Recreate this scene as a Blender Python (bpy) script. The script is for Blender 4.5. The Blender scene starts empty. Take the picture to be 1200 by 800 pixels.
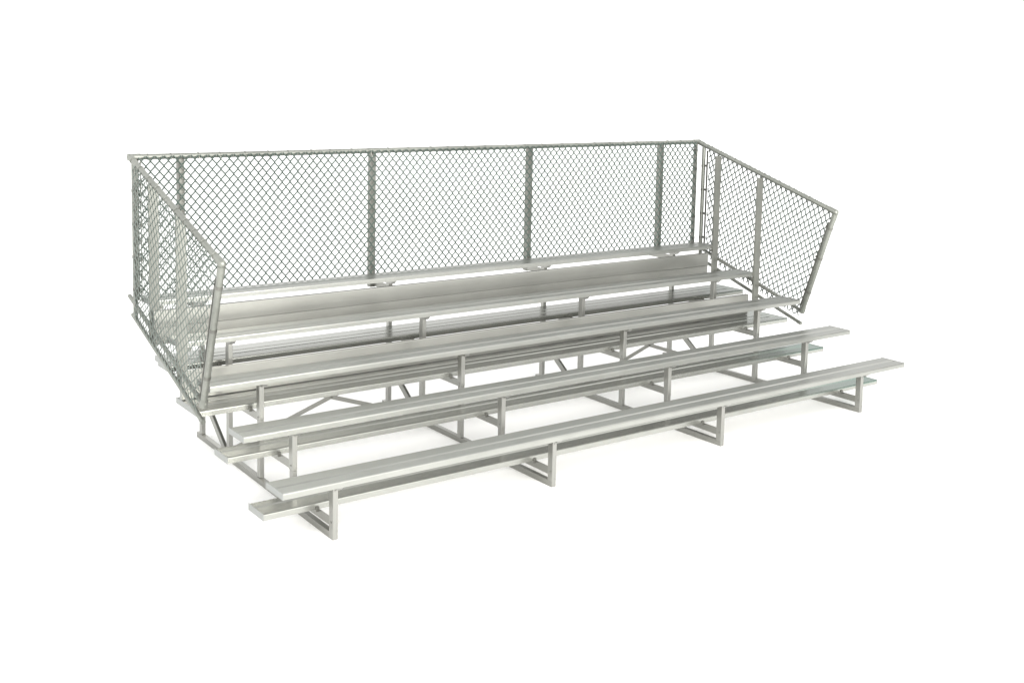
import bpy, bmesh, math, random
from mathutils import Vector, Matrix
random.seed(7)
SC = bpy.context.scene
COL = SC.collection

# ------------------------------------------------------------------ dimensions (metres)
L = 6.401                       # plank length
W, TH = 0.2557, 0.0413          # seat plank
WF, THF = 0.2372, 0.0442        # foot plank
TREAD, RISE, H1 = 0.6064, 0.2009, 0.4284
DYF, DZF = 0.2643, 0.2359
YL = 0.09                       # legs stand this far behind the seat front
SEAT_DY = [-.0056, .0028, -.0071, .0052, .0048]
SEAT_DZ = [.0015, -.0026, .0012, -.0067, .0067]
SEAT_END = [.0235, .0018, -.036, -.0513, -.0326]
FOOT_DY = [.0275, .0188, -.0356, -.0264]
FOOT_DZ = [.0036, .0099, -.0058, -.0077]
FOOT_END = [.0326, -.0321, .0626, .0491]
LEGX = [[.405, 2.25, 4.06, 5.908],
        [.402, 2.213, 4.024, 5.856],
        [.424, 2.232, 4.036, 5.845],
        [.430, 2.227, 4.038, 5.842],
        [.440, 2.240, 4.042, 5.825]]
LW, LD = 0.038, 0.058           # leg section
RUN_H = 0.046
XR, XL = L + .037, -.037        # side guard planes
YB, ZT = 2.794, 2.363           # back top rail
YF_T, ZF_T = .878, 1.770        # top of raked end post
YF_B, ZF_B = 1.235, .700        # bottom of raked end post


def seat_y(i): return i * TREAD + SEAT_DY[i]
def seat_z(i): return H1 + i * RISE + SEAT_DZ[i]
def foot_y(i): return i * TREAD + DYF + FOOT_DY[i]
def foot_z(i): return H1 + i * RISE - DZF + FOOT_DZ[i]


# ------------------------------------------------------------------ materials
def new_mat(name):
    m = bpy.data.materials.new(name)
    m.use_nodes = True
    nt = m.node_tree
    return m, nt, nt.nodes['Principled BSDF']


def node(nt, typ, **kw):
    n = nt.nodes.new(typ)
    for k, v in kw.items():
        if k in n.inputs: n.inputs[k].default_value = v
        else: setattr(n, k, v)
    return n


def ramp(nt, src, stops):
    r = nt.nodes.new('ShaderNodeValToRGB')
    el = r.color_ramp.elements
    while len(el) < len(stops): el.new(.5)
    for e, (p, c) in zip(el, stops):
        e.position = p
        e.color = (c[0], c[1], c[2], 1) if isinstance(c, tuple) else (c, c, c, 1)
    nt.links.new(src, r.inputs[0])
    return r.outputs[0]


def metal(name, lo, hi, rough, streak=(1.2, 60, 60), metallic=.9, bump=.05, spot=0.0, rspan=.10, teal_refl=None, smudge=0.0):
    """extruded / galvanised metal: long mill streaks, cloudy oxide and small specks"""
    m, nt, b = new_mat(name)
    tc = node(nt, 'ShaderNodeTexCoord')
    mp = node(nt, 'ShaderNodeMapping')
    mp.inputs['Scale'].default_value = streak
    nt.links.new(tc.outputs['Object'], mp.inputs['Vector'])
    n1 = node(nt, 'ShaderNodeTexNoise', Scale=4.0, Detail=5.0, Roughness=.6)
    nt.links.new(mp.outputs[0], n1.inputs['Vector'])
    n2 = node(nt, 'ShaderNodeTexNoise', Scale=1.7, Detail=4.0, Roughness=.55)
    nt.links.new(tc.outputs['Object'], n2.inputs['Vector'])
    n3 = node(nt, 'ShaderNodeTexNoise', Scale=55.0, Detail=2.0)
    nt.links.new(tc.outputs['Object'], n3.inputs['Vector'])
    a = node(nt, 'ShaderNodeMath', operation='MULTIPLY_ADD')
    nt.links.new(n1.outputs[0], a.inputs[0]); a.inputs[1].default_value = .45
    nt.links.new(n2.outputs[0], a.inputs[2])
    c = node(nt, 'ShaderNodeMath', operation='MULTIPLY_ADD')
    nt.links.new(n3.outputs[0], c.inputs[0]); c.inputs[1].default_value = spot
    nt.links.new(a.outputs[0], c.inputs[2])
    col = ramp(nt, c.outputs[0], [(.45 + spot * .4, lo), (1.0 + spot * .5, hi)])
    if smudge:
        # shoe scuffs and water marks
        mp2 = node(nt, 'ShaderNodeMapping'); mp2.inputs['Scale'].default_value = (2.2, 9, 9)
        nt.links.new(tc.outputs['Object'], mp2.inputs['Vector'])
        n4 = node(nt, 'ShaderNodeTexNoise', Scale=1.6, Detail=6.0, Roughness=.68, Distortion=.6)
        nt.links.new(mp2.outputs[0], n4.inputs['Vector'])
        mk = ramp(nt, n4.outputs[0], [(.50, 0.0), (.68, smudge)])
        ms = node(nt, 'ShaderNodeMix', data_type='RGBA')
        nt.links.new(mk, ms.inputs[0]); nt.links.new(col, ms.inputs[6])
        ms.inputs[7].default_value = (lo[0] * .55, lo[1] * .55, lo[2] * .54, 1)
        col = ms.outputs[2]
    if teal_refl:
        # teal reflection at the far end painted into the base colour, ragged edge
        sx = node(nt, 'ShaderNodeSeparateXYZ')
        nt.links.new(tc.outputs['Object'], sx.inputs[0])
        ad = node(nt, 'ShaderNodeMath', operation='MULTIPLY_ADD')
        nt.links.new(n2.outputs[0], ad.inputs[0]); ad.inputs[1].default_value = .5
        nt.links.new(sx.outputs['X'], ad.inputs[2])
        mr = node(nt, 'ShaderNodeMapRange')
        mr.inputs['From Min'].default_value = teal_refl[0]; mr.inputs['From Max'].default_value = teal_refl[1]
        mr.inputs['To Max'].default_value = teal_refl[2]
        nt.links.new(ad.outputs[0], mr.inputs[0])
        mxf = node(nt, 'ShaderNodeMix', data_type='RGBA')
        tp = node(nt, 'ShaderNodeMath', operation='GREATER_THAN')    # painted reflection on the tread only
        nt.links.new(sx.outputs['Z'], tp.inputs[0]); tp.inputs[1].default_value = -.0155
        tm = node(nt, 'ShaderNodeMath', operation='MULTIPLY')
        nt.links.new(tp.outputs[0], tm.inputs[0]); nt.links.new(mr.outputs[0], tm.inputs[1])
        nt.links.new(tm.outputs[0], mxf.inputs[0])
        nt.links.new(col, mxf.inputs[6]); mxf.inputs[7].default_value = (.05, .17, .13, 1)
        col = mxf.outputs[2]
    nt.links.new(col, b.inputs['Base Color'])
    rr = node(nt, 'ShaderNodeMapRange')
    rr.inputs['To Min'].default_value = rough - rspan / 2
    rr.inputs['To Max'].default_value = rough + rspan / 2
    nt.links.new(a.outputs[0], rr.inputs[0])
    nt.links.new(rr.outputs[0], b.inputs['Roughness'])
    b.inputs['Metallic'].default_value = metallic
    bp = node(nt, 'ShaderNodeBump', Strength=bump, Distance=.002)
    nt.links.new(n1.outputs[0], bp.inputs['Height'])
    nt.links.new(bp.outputs[0], b.inputs['Normal'])
    return m


M_SEAT = metal('seat_aluminium', (.31, .315, .294), (.375, .38, .357), .31, streak=(.35, 24, 24), bump=0, rspan=.06, smudge=.13)
FT = dict(streak=(.35, 24, 24), bump=0, rspan=.02, metallic=.85, smudge=.18)
M_FOOT = metal('mill_aluminium', (.36, .365, .34), (.405, .41, .382), .26, teal_refl=(5.9, 6.9, .25), **FT)
M_FOOT_DIM = metal('dimmed_aluminium', (.235, .24, .22), (.26, .265, .245), .26, teal_refl=(5.9, 6.9, .25), **FT)  # same foot metal, darkened to offset its bright low-angle reflection
M_FOOT_REFL = metal('teal_reflection_aluminium', (.36, .365, .34), (.405, .41, .382), .26, teal_refl=(5.3, 6.4, .52), **FT)  # foot metal with the teal reflection painted in at the right end
M_RISER = metal('riser_aluminium', (.33, .33, .308), (.385, .385, .36), .30, streak=(.35, 24, 24), bump=0, rspan=.05, smudge=.07)
M_LEG = metal('frame_aluminium', (.30, .30, .282), (.355, .355, .335), .36, streak=(30, 30, 1.5), bump=.02, rspan=.05)
M_SIDE = metal('side_post_steel', (.20, .203, .185), (.275, .278, .254), .45, streak=(30, 30, 1.5), metallic=.7, spot=.1)
M_RUN = metal('runner_aluminium', (.25, .25, .23), (.32, .32, .30), .36, streak=(40, 2, 40))
M_CAP = metal('end_cap_aluminium', (.29, .30, .29), (.33, .34, .33), .4, streak=(30, 10, 10))
M_GALV = metal('galvanised_steel', (.16, .166, .15), (.25, .258, .234), .42, streak=(8, 8, 8), metallic=.75, spot=.25)
M_POST = metal('weathered_post', (.16, .162, .147), (.245, .247, .226), .5, streak=(40, 40, 2), metallic=.6, spot=.15)
M_WIRE = metal('galvanised_wire', (.055, .078, .066), (.10, .13, .115), .5, streak=(8, 8, 8), metallic=.5)
M_WIRE_LIT = metal('lit_galvanised_wire', (.135, .158, .142), (.21, .236, .217), .45, streak=(8, 8, 8), metallic=.5)  # same wire, brighter light on the left panel painted into its colour
M_TIE = metal('tie_steel', (.17, .175, .16), (.27, .275, .25), .42, streak=(8, 8, 8), metallic=.75, spot=.2)
M_BOLT = metal('zinc_bolt', (.12, .12, .11), (.22, .22, .20), .4, streak=(8, 8, 8), metallic=.8)

m, nt, b = new_mat('white_floor')
tc = node(nt, 'ShaderNodeTexCoord')
n = node(nt, 'ShaderNodeTexNoise', Scale=.6, Detail=3.0)
nt.links.new(tc.outputs['Object'], n.inputs['Vector'])
nt.links.new(ramp(nt, n.outputs[0], [(.3, (.965, .965, .96)), (.7, (.98, .98, .975))]), b.inputs['Base Color'])
b.inputs['Roughness'].default_value = .9
b.inputs['Specular IOR Level'].default_value = .0
M_FLOOR = m


# ------------------------------------------------------------------ mesh helpers
def link(name, bm, mat, parent=None, smooth=True, label=None):
    bmesh.ops.recalc_face_normals(bm, faces=bm.faces)
    me = bpy.data.meshes.new(name)
    bm.to_mesh(me); bm.free()
    me.materials.append(mat)
    if smooth:
        me.shade_smooth()
        try: me.set_sharp_from_angle(angle=math.radians(32))
        except Exception: pass
    o = bpy.data.objects.new(name, me)
    COL.objects.link(o)
    if parent: o.parent = parent
    if label: o['label'] = label
    return o


def merge(bm, src):
    me = bpy.data.meshes.new('tmp'); src.to_mesh(me); src.free()
    bm.from_mesh(me); bpy.data.meshes.remove(me)


def box(bm, x0, x1, y0, y1, z0, z1, bev=.0025):
    t = bmesh.new()
    vs = [t.verts.new((x, y, z)) for x in (x0, x1) for y in (y0, y1) for z in (z0, z1)]
    for f in ((0, 1, 3, 2), (4, 6, 7, 5), (0, 4, 5, 1), (2, 3, 7, 6), (0, 2, 6, 4), (1, 5, 7, 3)):
        t.faces.new([vs[i] for i in f])
    if bev: bmesh.ops.bevel(t, geom=t.edges[:], offset=bev, segments=1, affect='EDGES', clamp_overlap=True)
    merge(bm, t)


def extrude(bm, pts, ax, a, b_, bev=0):
    """closed outline pts in the two other axes, extruded along axis ax from a to b_"""
    def P(q, t):
        v = list(q); v.insert(ax, t); return v
    t = bmesh.new()
    A = [t.verts.new(P(q, a)) for q in pts]
    B = [t.verts.new(P(q, b_)) for q in pts]
    n = len(pts)
    for i in range(n): t.faces.new((A[i], A[(i + 1) % n], B[(i + 1) % n], B[i]))
    t.faces.new(A[::-1]); t.faces.new(B)
    if bev: bmesh.ops.bevel(t, geom=t.edges[:], offset=bev, segments=1, affect='EDGES', clamp_overlap=True)
    merge(bm, t)


def tube(bm, p, q, r, n=16, cap=True):
    p, q = Vector(p), Vector(q)
    d = (q - p).normalized()
    u = d.orthogonal().normalized(); w = d.cross(u)
    A, B = [], []
    for i in range(n):
        a = 2 * math.pi * i / n
        o = (u * math.cos(a) + w * math.sin(a)) * r
        A.append(bm.verts.new(p + o)); B.append(bm.verts.new(q + o))
    for i in range(n): bm.faces.new((A[i], A[(i + 1) % n], B[(i + 1) % n], B[i]))
    if cap: bm.faces.new(A[::-1]); bm.faces.new(B)


def ball(bm, c, r, n=12):
    bmesh.ops.create_uvsphere(bm, u_segments=n, v_segments=8, radius=r, matrix=Matrix.Translation(c))


def bar(bm, p, q, wid, thick, side):
    """flat bar from p to q; wid is measured across, thick along the vector side"""
    p, q, s = Vector(p), Vector(q), Vector(side).normalized()
    d = (q - p).normalized(); c = d.cross(s).normalized()
    t = bmesh.new()
    vs = [t.verts.new(e + c * (a * wid / 2) + s * (b2 * thick / 2)) for e in (p, q) for a in (-1, 1) for b2 in (-1, 1)]
    for f in ((0, 1, 3, 2), (4, 6, 7, 5), (0, 4, 5, 1), (2, 3, 7, 6), (0, 2, 6, 4), (1, 5, 7, 3)):
        t.faces.new([vs[i] for i in f])
    merge(bm, t)


def bolt(bm, c, axis, r=.008, h=.007):
    c = Vector(c); a = Vector(axis)
    tube(bm, c, c + a * h, r, 6)


# ------------------------------------------------------------------ setting
bm = bmesh.new()
bmesh.ops.create_circle(bm, cap_ends=True, segments=96, radius=260)
g = link('ground', bm, M_FLOOR, smooth=False)
g.location = (3, 3, 0); g['kind'] = 'structure'

# ------------------------------------------------------------------ the bleacher
root = bpy.data.objects.new('bleacher', None)
COL.objects.link(root)
root['label'] = 'five row aluminium bleacher with chain link guard fence, standing on white ground'
root['category'] = 'bleacher'


def plank_outline(w, th, grooves, lip=.009):
    """(y, z) outline, front at y=0, top at z=0, hollow underneath"""
    p = [(0, -th), (0, -lip), (.0012, -lip * .40), (.003, -lip * .16), (.011, 0)]
    for gc, gw, gd in grooves:
        p += [(gc - gw / 2, 0), (gc - gw / 2 + .002, -gd), (gc + gw / 2, 0)]
    p += [(w - .010, 0), (w - .003, -.003), (w, -.010), (w, -th),
          (w - .018, -th), (w - .018, -th + .004), (w - .005, -th + .004), (w - .005, -.009), (.005, -.014), (.005, -th + .004), (.018, -th + .004), (.018, -th)]
    return p


def plank(name, y, z, x1, w, th, grooves, mat, label=None, xo=0.0):
    bm = bmesh.new()
    extrude(bm, plank_outline(w, th, grooves), 0, xo + .004, x1 - .004)
    o = link(name, bm, mat, root, smooth=False, label=label)
    o.location = (0, y, z)
    for a, bq in ((xo - .001, xo + .004), (x1 - .004, x1 + .001)):
        bm = bmesh.new()
        box(bm, a, bq, -.0015, w + .0015, -th - .0015, .0015, .001)
        link('end_cap', bm, M_CAP, o)
    return o


SG = [(.118, .028, .0150)]
FG = [(.140, .026, .0140)]
for i in range(5):
    plank('seat_plank', seat_y(i), seat_z(i), L + SEAT_END[i], W, TH, SG, M_SEAT)
for i in range(4):
    plank('foot_plank', foot_y(i), foot_z(i), L + FOOT_END[i], WF, THF, FG, (M_FOOT_REFL, M_FOOT_REFL, M_FOOT, M_FOOT_DIM)[i])
# the two upper rows have a second foot plank behind the first
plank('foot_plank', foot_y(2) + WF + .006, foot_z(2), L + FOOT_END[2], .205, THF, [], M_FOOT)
plank('foot_plank', foot_y(3) + WF + .006, foot_z(3), L + FOOT_END[3], .165, THF, [], M_FOOT_DIM, xo=.035)

# vertical riser planks behind the fourth seat and the third seat, two boards each
for (y, zt, x1, RH) in ((2.384, 1.163, 6.232, .137), (2.388, 1.023, 6.232, .137), (1.768, .808, 6.215, .137), (1.772, .668, 6.215, .074)):
    bm = bmesh.new()
    o_ = [(.002, 0), (0, -.003), (0, -RH + .003), (.002, -RH),
          (TH, -RH), (TH, -RH + .018), (.006, -RH + .02), (.006, -.02), (TH, -.018), (TH, 0)]
    extrude(bm, o_, 0, .004, x1 - .004)
    o = link('riser_plank', bm, M_RISER, root)
    o.location = (0, y, zt)
    for a, bq in ((-.001, .004), (x1 - .004, x1 + .001)):
        bm = bmesh.new()
        box(bm, a, bq, -.0015, TH + .0015, -RH - .001, .001, .001)
        link('end_cap', bm, M_CAP, o)

# ------------------------------------------------------------------ four support frames
for j in range(4):
    xa, xb = LEGX[0][j], LEGX[4][j]
    ya, yb = YL, 4 * TREAD + YL + LD
    # runner on the ground: C channel on its side
    bm = bmesh.new()
    y0, y1 = ya + .004, yb + .05
    def rx(y): return xa + (xb - xa) * (y - ya) / (yb - ya)
    prof = [(0, 0.001), (LW, 0.001), (LW, .006), (.006, .006), (.006, RUN_H - .006), (LW, RUN_H - .006), (LW, RUN_H), (0, RUN_H)]
    A = [bm.verts.new((rx(y0) + a, y0, c)) for a, c in prof]
    B = [bm.verts.new((rx(y1) + a, y1, c)) for a, c in prof]
    for k in range(len(prof)):
        k2 = (k + 1) % len(prof); bm.faces.new((A[k], A[k2], B[k2], B[k]))
    bm.faces.new(A[::-1]); bm.faces.new(B)
    fr = link('support_frame', bm, M_RUN, root, smooth=False)
    for i in range(5):
        x, y = LEGX[i][j], i * TREAD + YL
        zs = seat_z(i) - TH                      # underside of the seat
        bm = bmesh.new()
        if i == 0:
            box(bm, x, x + LW, y, y + LD, 0.001, zs - .032)
            bolt(bm, (x + LW * .72, y, .062), (0, -1, 0), .004, .003)
            bolt(bm, (x + LW * .45, y, zs - .055), (0, -1, 0), .005, .004)
        else:
            zj = i * RISE + .088                 # joint with the lower post
            box(bm, x, x + LW, y, y + LD, zj, zs - .032)
            box(bm, x + .003, x + LW + .001, y + .004, y + LD - .004, RUN_H, zj)
            bolt(bm, (x + LW * .5, y, zj + .022), (0, -1, 0), .006, .005)
        if i < 4:
            bolt(bm, (x, y + LD * .5, foot_z(i) - THF - .035), (-1, 0, 0), .007, .006)
        link('leg', bm, M_LEG, fr)
        # seat arm: runs under the plank, chamfered at the front
        bm = bmesh.new()
        yS = seat_y(i)
        y_end = yS + W - .012
        extrude(bm, [(yS + .030, zs - .001), (yS + .030, zs - .010), (yS + .056, zs - .034), (y + LD + .01, zs - .034), (y + LD + .03, zs - .010), (y_end, zs - .010), (y_end, zs - .001)],
                0, x - .002, x + LW + .004)
        link('seat_bracket', bm, M_LEG, fr)
        if i < 4:
            # foot arm: angle reaching back from the leg under the foot plank
            zf = foot_z(i) - THF - .001
            yA, yE = y + LD * .6, foot_y(i) + (WF if i < 2 else .44) - .01
            bm = bmesh.new()
            extrude(bm, [(x + .001, zf), (x + .005, zf), (x + .005, zf - .056), (x + LW - .004, zf - .056), (x + LW - .004, zf - .060), (x + .001, zf - .060)], 1, yA, yE)
            # local helper order is (x, z) because the axis is y
            link('foot_bracket', bm, M_RUN, fr, smooth=False)
            bm = bmesh.new()
            box(bm, x - .026, x - .001, foot_y(i) - .010, foot_y(i) - .002, zf - .014, zf + .022, .002)
            link('plank_clip', bm, M_BOLT, fr)
    # back arm carrying the guard post
    x, y = LEGX[4][j], 4 * TREAD + YL
    zs = seat_z(4) - TH
    bm = bmesh.new()
    extrude(bm, [(x + .001, zs - .045), (x + .005, zs - .045), (x + .005, zs - .098), (x + LW, zs - .098), (x + LW, zs - .102), (x + .001, zs - .102)], 1, y + .02, YB + .1)
    link('back_bracket', bm, M_RUN, fr, smooth=False)
    # diagonal in the plane of the frame
    bm = bmesh.new()
    xd = LEGX[4][j] - .006
    bar(bm, (xd + .008, 1.955, .035), (xd + .008, 2.60, .500), .054, .024, (1, 0, 0))
    bolt(bm, (xd - .0035, 1.985, .058), (-1, 0, 0)); bolt(bm, (xd - .0035, 2.565, .474), (-1, 0, 0))
    link('diagonal_brace', bm, M_RUN, fr, smooth=False)

# cross braces in the first and the last bay
for a, b_ in ((0, 1), (2, 3)):
    x0, x1 = LEGX[3][a] + LW, LEGX[3][b_]
    yb = 3 * TREAD + YL + .025
    bm = bmesh.new()
    bar(bm, (x0 - .02, yb, .075), (x1 + .02, yb, .685), .036, .005, (0, 1, 0))
    bar(bm, (x0 - .02, yb - .0065, .685), (x1 + .02, yb - .0065, .075), .036, .005, (0, 1, 0))
    cb = link('cross_brace', bm, M_RUN, root, smooth=False)
    bm = bmesh.new()
    bolt(bm, ((x0 + x1) / 2, yb - .009, .380), (0, -1, 0), .010, .010)
    link('bolt', bm, M_BOLT, cb)

# ------------------------------------------------------------------ chain link fabric
def clip_seg(a, b_, poly):
    t0, t1 = 0.0, 1.0
    dx, dy = b_[0] - a[0], b_[1] - a[1]
    n = len(poly)
    for i in range(n):
        p, q = poly[i], poly[(i + 1) % n]
        ex, ey = q[0] - p[0], q[1] - p[1]
        nx, ny = -ey, ex                          # inside is left of each edge
        num = nx * (a[0] - p[0]) + ny * (a[1] - p[1])
        den = nx * dx + ny * dy
        if abs(den) < 1e-12:
            if num < 0: return None
            continue
        t = -num / den
        if den > 0: t0 = max(t0, t)
        else: t1 = min(t1, t)
    if t1 - t0 < 1e-3: return None
    return (a[0] + dx * t0, a[1] + dy * t0), (a[0] + dx * t1, a[1] + dy * t1)


def fabric(origin, U, V, Nn, pu, pv, poly, ang, r):
    """woven zigzag wires; poly in (u, v), the weave turned by ang"""
    O, U, V, Nn = Vector(origin), Vector(U), Vector(V), Vector(Nn)
    ca, sa = math.cos(ang), math.sin(ang)
    inv = [(x * ca + y * sa, -x * sa + y * ca) for x, y in poly]
    s0, s1 = min(q[0] for q in inv), max(q[0] for q in inv)
    v0, v1 = min(q[1] for q in inv), max(q[1] for q in inv)
    bm = bmesh.new()
    ox = random.random() * pu
    k0, k1 = int((s0 - ox) / pu) - 2, int((s1 - ox) / pu) + 2
    m0, m1 = int(v0 / (pv / 2)) - 2, int(v1 / (pv / 2)) + 2
    rs = random.Random(3)
    def sag(a, b2):                               # slow waviness of stretched fabric
        return .004 * math.sin(a * 2.3 + b2 * 1.7) + .003 * math.sin(a * 5.1 - b2 * 3.3)
    for k in range(k0, k1):
        for mm in range(m0, m1):
            qs = []
            for e in (0, 1):
                col = k + ((mm + e + k) % 2)
                s = ox + col * pu; v = (mm + e) * pv / 2
                s += sag(v, s); v += .5 * sag(s, v)
                # the knuckle sits a wire radius to either side of the sheet
                depth = r * (1.0 if (col - k) else -1.0)
                qs.append((s * ca - v * sa, s * sa + v * ca, depth))
            c = clip_seg(qs[0], qs[1], poly)
            if not c: continue
            d0, d1 = qs[0][2], qs[1][2]
            bow = .012 * math.sin((c[0][0] + c[0][1]) * 1.9)
            P = O + U * c[0][0] + V * c[0][1] + Nn * (d0 + bow * .0)
            Q = O + U * c[1][0] + V * c[1][1] + Nn * (d1 + bow * .0)
            if (Q - P).length > .004: tube(bm, P, Q, r, 5, cap=False)
    return bm


WR = .0063
# --- back guard
bm = fabric((0, YB - .030, 0), (1, 0, 0), (0, 0, 1), (0, -1, 0), .0375, .088,
            [(.02, 1.205), (L - .02, 1.205), (L - .02, ZT + .004), (.02, ZT + .004)], 0, WR)
for zz in (1.215,):
    tube(bm, (.01, YB - .030, zz), (L - .01, YB - .030, zz), .003, 6)
back = link('chain_link_panel', bm, M_WIRE, root, label='long chain link panel across the back of the bleacher')


def rail(name, p, q, r, parent, mat=M_GALV, ends=True):
    bm = bmesh.new(); tube(bm, p, q, r, 20)
    if ends:
        ball(bm, Vector(p), r * 1.0); ball(bm, Vector(q), r * 1.0)
    return link(name, bm, mat, parent)


RR = .0235
bm = bmesh.new()
tube(bm, (XL, YB, ZT), (XR, YB, ZT), RR, 20)
for xs in (2.22, 4.06):                                  # sleeve joints of the rail
    tube(bm, (xs - .06, YB, ZT), (xs + .06, YB, ZT), RR + .0022, 20)
for sx, d in ((XL, 1), (XR, -1)):                        # corner elbow sleeves
    tube(bm, (sx - d * .02, YB, ZT), (sx + d * .08, YB, ZT), RR + .0045, 20)
    ball(bm, (sx, YB, ZT), RR + .0055, 16)
top = link('top_rail', bm, M_GALV, back)
x = .10
while x < L:
    t = bmesh.new()
    for k in range(10):                                  # one turn of tie wire round the rail
        a0, a1 = 2 * math.pi * k / 10, 2 * math.pi * (k + 1) / 10
        rr_ = RR + .0030
        tube(t, (x + .010 * k / 10, YB + rr_ * math.cos(a0), ZT + rr_ * math.sin(a0)),
             (x + .010 * (k + 1) / 10, YB + rr_ * math.cos(a1), ZT + rr_ * math.sin(a1)), .0022, 5)
    tube(t, (x, YB - .027, ZT - .01), (x + .012, YB - .034, ZT - .055), .0028, 5)
    link('tie_wire', t, M_TIE, back)
    x += .225 + random.uniform(-.04, .04)
for xq in (.372, 2.207, 4.040, 5.868):
    bm = bmesh.new()
    box(bm, xq, xq + .052, YB + .012, YB + .076, 1.085, ZT - RR + .002, .003)
    bolt(bm, (xq + .026, YB + .012, 1.13), (0, -1, 0), .007, .006)
    bolt(bm, (xq, YB + .045, 1.125), (-1, 0, 0), .007, .006)
    link('fence_post', bm, M_POST, back)


def clamp(bm, c, r, axis, out):
    """tension band round a post with its bolt lug"""
    c, axis, out = Vector(c), Vector(axis).normalized(), Vector(out).normalized()
    tube(bm, c - axis * .012, c + axis * .012, r + .003, 14)
    bar(bm, c + out * r, c + out * (r + .032), .022, .012, axis.cross(out))
    s = axis.cross(out)
    tube(bm, c + out * (r + .018) - s * .016, c + out * (r + .018) + s * .018, .007, 6)


for xs, d in ((.006, 1), (L - .006, -1)):
    bm = bmesh.new()
    tube(bm, (xs, YB, 1.185), (xs, YB, ZT - RR), .0240, 16)
    cp = link('corner_post', bm, M_GALV, back)
    for zz in (1.27, 1.52, 1.80, 2.06, 2.27):
        bm = bmesh.new()
        clamp(bm, (xs, YB, zz), .0240, (0, 0, 1), (d, -.5, 0))
        link('tension_band', bm, M_BOLT, back)
    bm = bmesh.new()
    box(bm, xs + d * .030 - .002, xs + d * .030 + .002, YB - .040, YB - .022, 1.215, ZT - .03, 0)
    link('tension_bar', bm, M_BOLT, back)


# --- side guards
def low_z(y): return .708 + .3147 * (y - 1.257)
def toe_z(y): return .574 + .325 * (y - 1.255)
def top_z(y): return ZF_T + (ZT - ZF_T) * (y - YF_T) / (YB - YF_T)
def end_y(z): return YF_B + (YF_T - YF_B) * (z - ZF_B) / (ZF_T - ZF_B)


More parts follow.
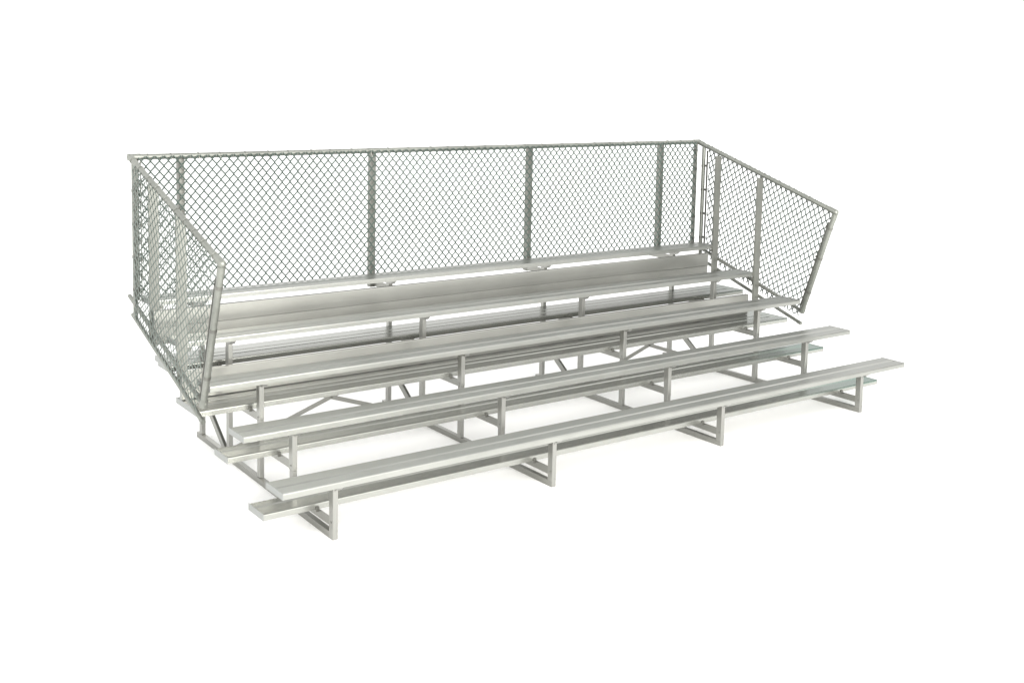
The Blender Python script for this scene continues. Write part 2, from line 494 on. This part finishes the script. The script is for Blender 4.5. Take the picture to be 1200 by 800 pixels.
for side, X, out in (('left', XL, -1), ('right', XR, 1)):
    tilt = math.atan2(ZT - ZF_T, YB - YF_T)
    yc = 2.655
    over = .004 if out < 0 else .018
    # polygon in (y, z), anticlockwise
    lo = .085
    e0 = (end_y(low_z(1.28) - lo) + .045, low_z(1.28) - lo)
    poly = [e0, (yc, low_z(yc) - lo), (yc, top_z(yc) + over), (YF_T + .045, top_z(YF_T + .04) + over)]
    bm = fabric((X + out * .029, 0, 0), (0, 1, 0), (0, 0, 1), (out, 0, 0), .0362, .0865, poly, tilt, .0037 if out < 0 else .0062)
    pan = link('chain_link_panel', bm, M_WIRE_LIT if out < 0 else M_WIRE, root, label='chain link panel closing the %s end of the bleacher' % side)
    # top rail with elbow at the front
    bm = bmesh.new()
    tube(bm, (X, YB, ZT), (X, YF_T, ZF_T), RR, 20)
    d = Vector((0, YF_T - YB, ZF_T - ZT)).normalized()
    c = Vector((X, YF_T, ZF_T))
    tube(bm, c - d * .085, c + d * .006, RR + .0055, 20)
    ball(bm, c, RR + .0065, 16)
    tube(bm, Vector((X, YB, ZT)) + d * .01, Vector((X, YB, ZT)) + d * .085, RR + .0045, 20)
    tr = link('top_rail', bm, M_GALV, pan)
    s = .12
    Lr = (Vector((X, YB, ZT)) - c).length
    nrm = Vector((0, -d.z, d.y))
    while s < Lr - .1:
        bm = bmesh.new()
        o_ = c - d * s
        for k in range(10):
            a0, a1 = 2 * math.pi * k / 10, 2 * math.pi * (k + 1) / 10
            q0 = o_ - d * (.01 * k / 10) + Vector((1, 0, 0)) * ((RR + .003) * math.cos(a0)) + nrm * ((RR + .003) * math.sin(a0))
            q1 = o_ - d * (.01 * (k + 1) / 10) + Vector((1, 0, 0)) * ((RR + .003) * math.cos(a1)) + nrm * ((RR + .003) * math.sin(a1))
            tube(bm, q0, q1, .0020, 5)
        link('tie_wire', bm, M_TIE, pan)
        s += .21 + random.uniform(-.03, .03)
    # raked end post
    bm = bmesh.new()
    pb = Vector((X, YF_B, ZF_B)); dp = (pb - c).normalized()
    tube(bm, c, pb + dp * .012, .0255, 20)
    tube(bm, c + dp * .02, c + dp * .085, .0290, 20)
    tube(bm, pb - dp * .045, pb + dp * .016, .0285, 20)
    bolt(bm, pb - dp * .012 + Vector((0, -.0285, 0)), (0, -1, 0), .008, .006)
    ep = link('end_post', bm, M_GALV, pan)
    Lp = (pb - c).length
    for fq in (.16, .46, .80):
        bm = bmesh.new()
        clamp(bm, c + dp * (Lp * fq), .0255, dp, (0, 1, .35))
        link('tension_band', bm, M_BOLT, pan)
    bm = bmesh.new()
    q0 = c + dp * .11 + Vector((out * .012, .050, -.005)); q1 = pb - dp * .06 + Vector((out * .012, .050, .0))
    bar(bm, q0, q1, .018, .005, (1, 0, 0))
    link('tension_bar', bm, M_BOLT, pan)
    # lower rails
    rail('bottom_rail', (X, 2.86, low_z(2.86)), (X, 1.262, low_z(1.262)), .0175, pan, ends=False)
    bm = bmesh.new()
    tube(bm, (X, 2.78, toe_z(2.78)), (X, 1.243, toe_z(1.243)), .0175, 18)
    tube(bm, (X, 1.285, toe_z(1.285)), (X, 1.240, toe_z(1.240)), .0195, 18)
    link('toe_rail', bm, M_GALV, pan)
    # posts at the seat ends: shallow channels, web to the front
    for yq, wz in ((2.430, -1), (1.823, -1)):
        xi = X - out * .0195                                # outboard edge lies against the rails
        xa, xb = (xi - .080, xi) if out > 0 else (xi, xi + .080)
        bm = bmesh.new()
        zb, zt = toe_z(yq) - .045, top_z(yq) - (.068 if out < 0 else .022)
        y0 = yq - .014
        prof = [(xa, y0), (xb, y0), (xb, y0 + .020), (xb - .004, y0 + .020), (xb - .004, y0 + .004), (xa + .004, y0 + .004), (xa + .004, y0 + .020), (xa, y0 + .020)]
        extrude(bm, prof, 2, zb, zt)
        xm = (xa + xb) / 2
        for zz in (low_z(yq), toe_z(yq), zt - .03):
            bolt(bm, (xm, y0, zz), (0, -1, 0), .008, .006)
        sp = link('side_post', bm, M_SIDE, pan, smooth=False)
        # angle joining the post to the seat end
        iS = 4 if yq > 2 else 3
        bm = bmesh.new()
        ze = seat_z(iS) - TH - .001
        if out > 0: box(bm, xa - .035, xa + .02, y0 + .006, y0 + .012, ze - .03, ze, .001)
        else: box(bm, xb - .02, xb + .035, y0 + .006, y0 + .012, ze - .03, ze, .001)
        link('end_bracket', bm, M_BOLT, pan)
    # rear upright at the back corner
    bm = bmesh.new()
    tube(bm, (X, 2.705, toe_z(2.705)), (X, 2.705, top_z(2.705) - RR * .5), .0205, 16)
    cp = link('corner_post', bm, M_GALV, pan)
    for zz in (1.29, 1.56, 1.83, 2.10):
        bm = bmesh.new()
        clamp(bm, (X, 2.705, zz), .0205, (0, 0, 1), (out * .3, -1, 0))
        link('tension_band', bm, M_BOLT, pan)
    bm = bmesh.new()
    box(bm, X + out * .018 - .003, X + out * .018 + .003, 2.656, 2.676, low_z(2.66), top_z(2.66) - .05, 0)
    link('tension_bar', bm, M_BOLT, pan)

# ------------------------------------------------------------------ light
w = bpy.data.worlds.new('World')
SC.world = w
w.use_nodes = True
nt = w.node_tree
bg = nt.nodes['Background']
tc = node(nt, 'ShaderNodeTexCoord')
def dotn(v):
    d = node(nt, 'ShaderNodeVectorMath', operation='DOT_PRODUCT')
    nt.links.new(tc.outputs['Generated'], d.inputs[0])
    v = Vector(v).normalized()
    d.inputs[1].default_value = v
    return d.outputs['Value']
sep = node(nt, 'ShaderNodeSeparateXYZ')
nt.links.new(tc.outputs['Generated'], sep.inputs[0])
# world light shaped into a soft ring to thin the ground shadows: brightest between 20 and 50 degrees up
ring = ramp(nt, sep.outputs['Z'], [(0.0, (.88, .88, .87)), (.22, (.88, .88, .87)), (.42, (1., 1., .985)), (.72, (1., 1., .985)), (.95, (.30, .30, .30))])
# more of it on the side of the camera, so that it reaches in under the planks
front = dotn((-.15, -.95, .30))
shade = ramp(nt, front, [(.0, .70), (.75, 1.0)])
mx = node(nt, 'ShaderNodeVectorMath', operation='MULTIPLY')
nt.links.new(ring, mx.inputs[0]); nt.links.new(shade, mx.inputs[1])
# dark lobe added in the right corner of the world to darken reflections
corner = dotn((.87, -.48, .06))
dim = ramp(nt, corner, [(.78, 1.0), (.94, .12)])
m2 = node(nt, 'ShaderNodeVectorMath', operation='MULTIPLY')
nt.links.new(mx.outputs[0], m2.inputs[0]); nt.links.new(dim, m2.inputs[1])
far = dotn((.84, .50, .20))  # further dimming added at the back right, tones down the seat tops
dim2 = ramp(nt, far, [(.82, 1.0), (.97, .58)])
m3 = node(nt, 'ShaderNodeVectorMath', operation='MULTIPLY')
nt.links.new(m2.outputs[0], m3.inputs[0]); nt.links.new(dim2, m3.inputs[1])
nt.links.new(m3.outputs[0], bg.inputs['Color'])
bg.inputs['Strength'].default_value = 2.9

def area(name, loc, tgt, size, power, col=(1, 1, 1)):
    ld = bpy.data.lights.new(name, 'AREA'); ld.shape = 'RECTANGLE'
    ld.size, ld.size_y = size; ld.energy = power; ld.color = col
    o = bpy.data.objects.new(name, ld); COL.objects.link(o)
    o.location = loc
    o.rotation_euler = (Vector(tgt) - Vector(loc)).to_track_quat('-Z', 'Y').to_euler()
area('fill_lamp', (1.0, -9.5, 4.2), (3.0, .3, .1), (8, 2.4), 1600, (1, .975, .93))  # unseen fill added behind the camera to lift shadows under the planks

# ------------------------------------------------------------------ camera
F, CX, CY = 1338.318, 557.111, 226.627          # pixels of a 1200 x 800 frame
Rr = ((0.82291321, -0.56790521, 0.01724887), (-0.04473253, -0.09502371, -0.99446945), (0.56640343, 0.81759047, -0.1036001))
cd = bpy.data.cameras.new('camera')
cam = bpy.data.objects.new('camera', cd)
COL.objects.link(cam)
right, down, fwd = [Vector(q) for q in Rr]
mw = Matrix((right, -down, -fwd)).transposed().to_4x4()
mw.translation = (-2.9935, -6.4002, 3.0802)
cam.matrix_world = mw
cd.sensor_fit = 'HORIZONTAL'; cd.sensor_width = 36
cd.lens = F / 1200 * 36
cd.shift_x = (600 - CX) / 1200
cd.shift_y = -(400 - CY) / 1200
cd.clip_start = .05; cd.clip_end = 1500
SC.camera = cam

vs = SC.view_settings
vs.view_transform = 'Standard'; vs.look = 'None'; vs.exposure = 0.0; vs.gamma = 1.0
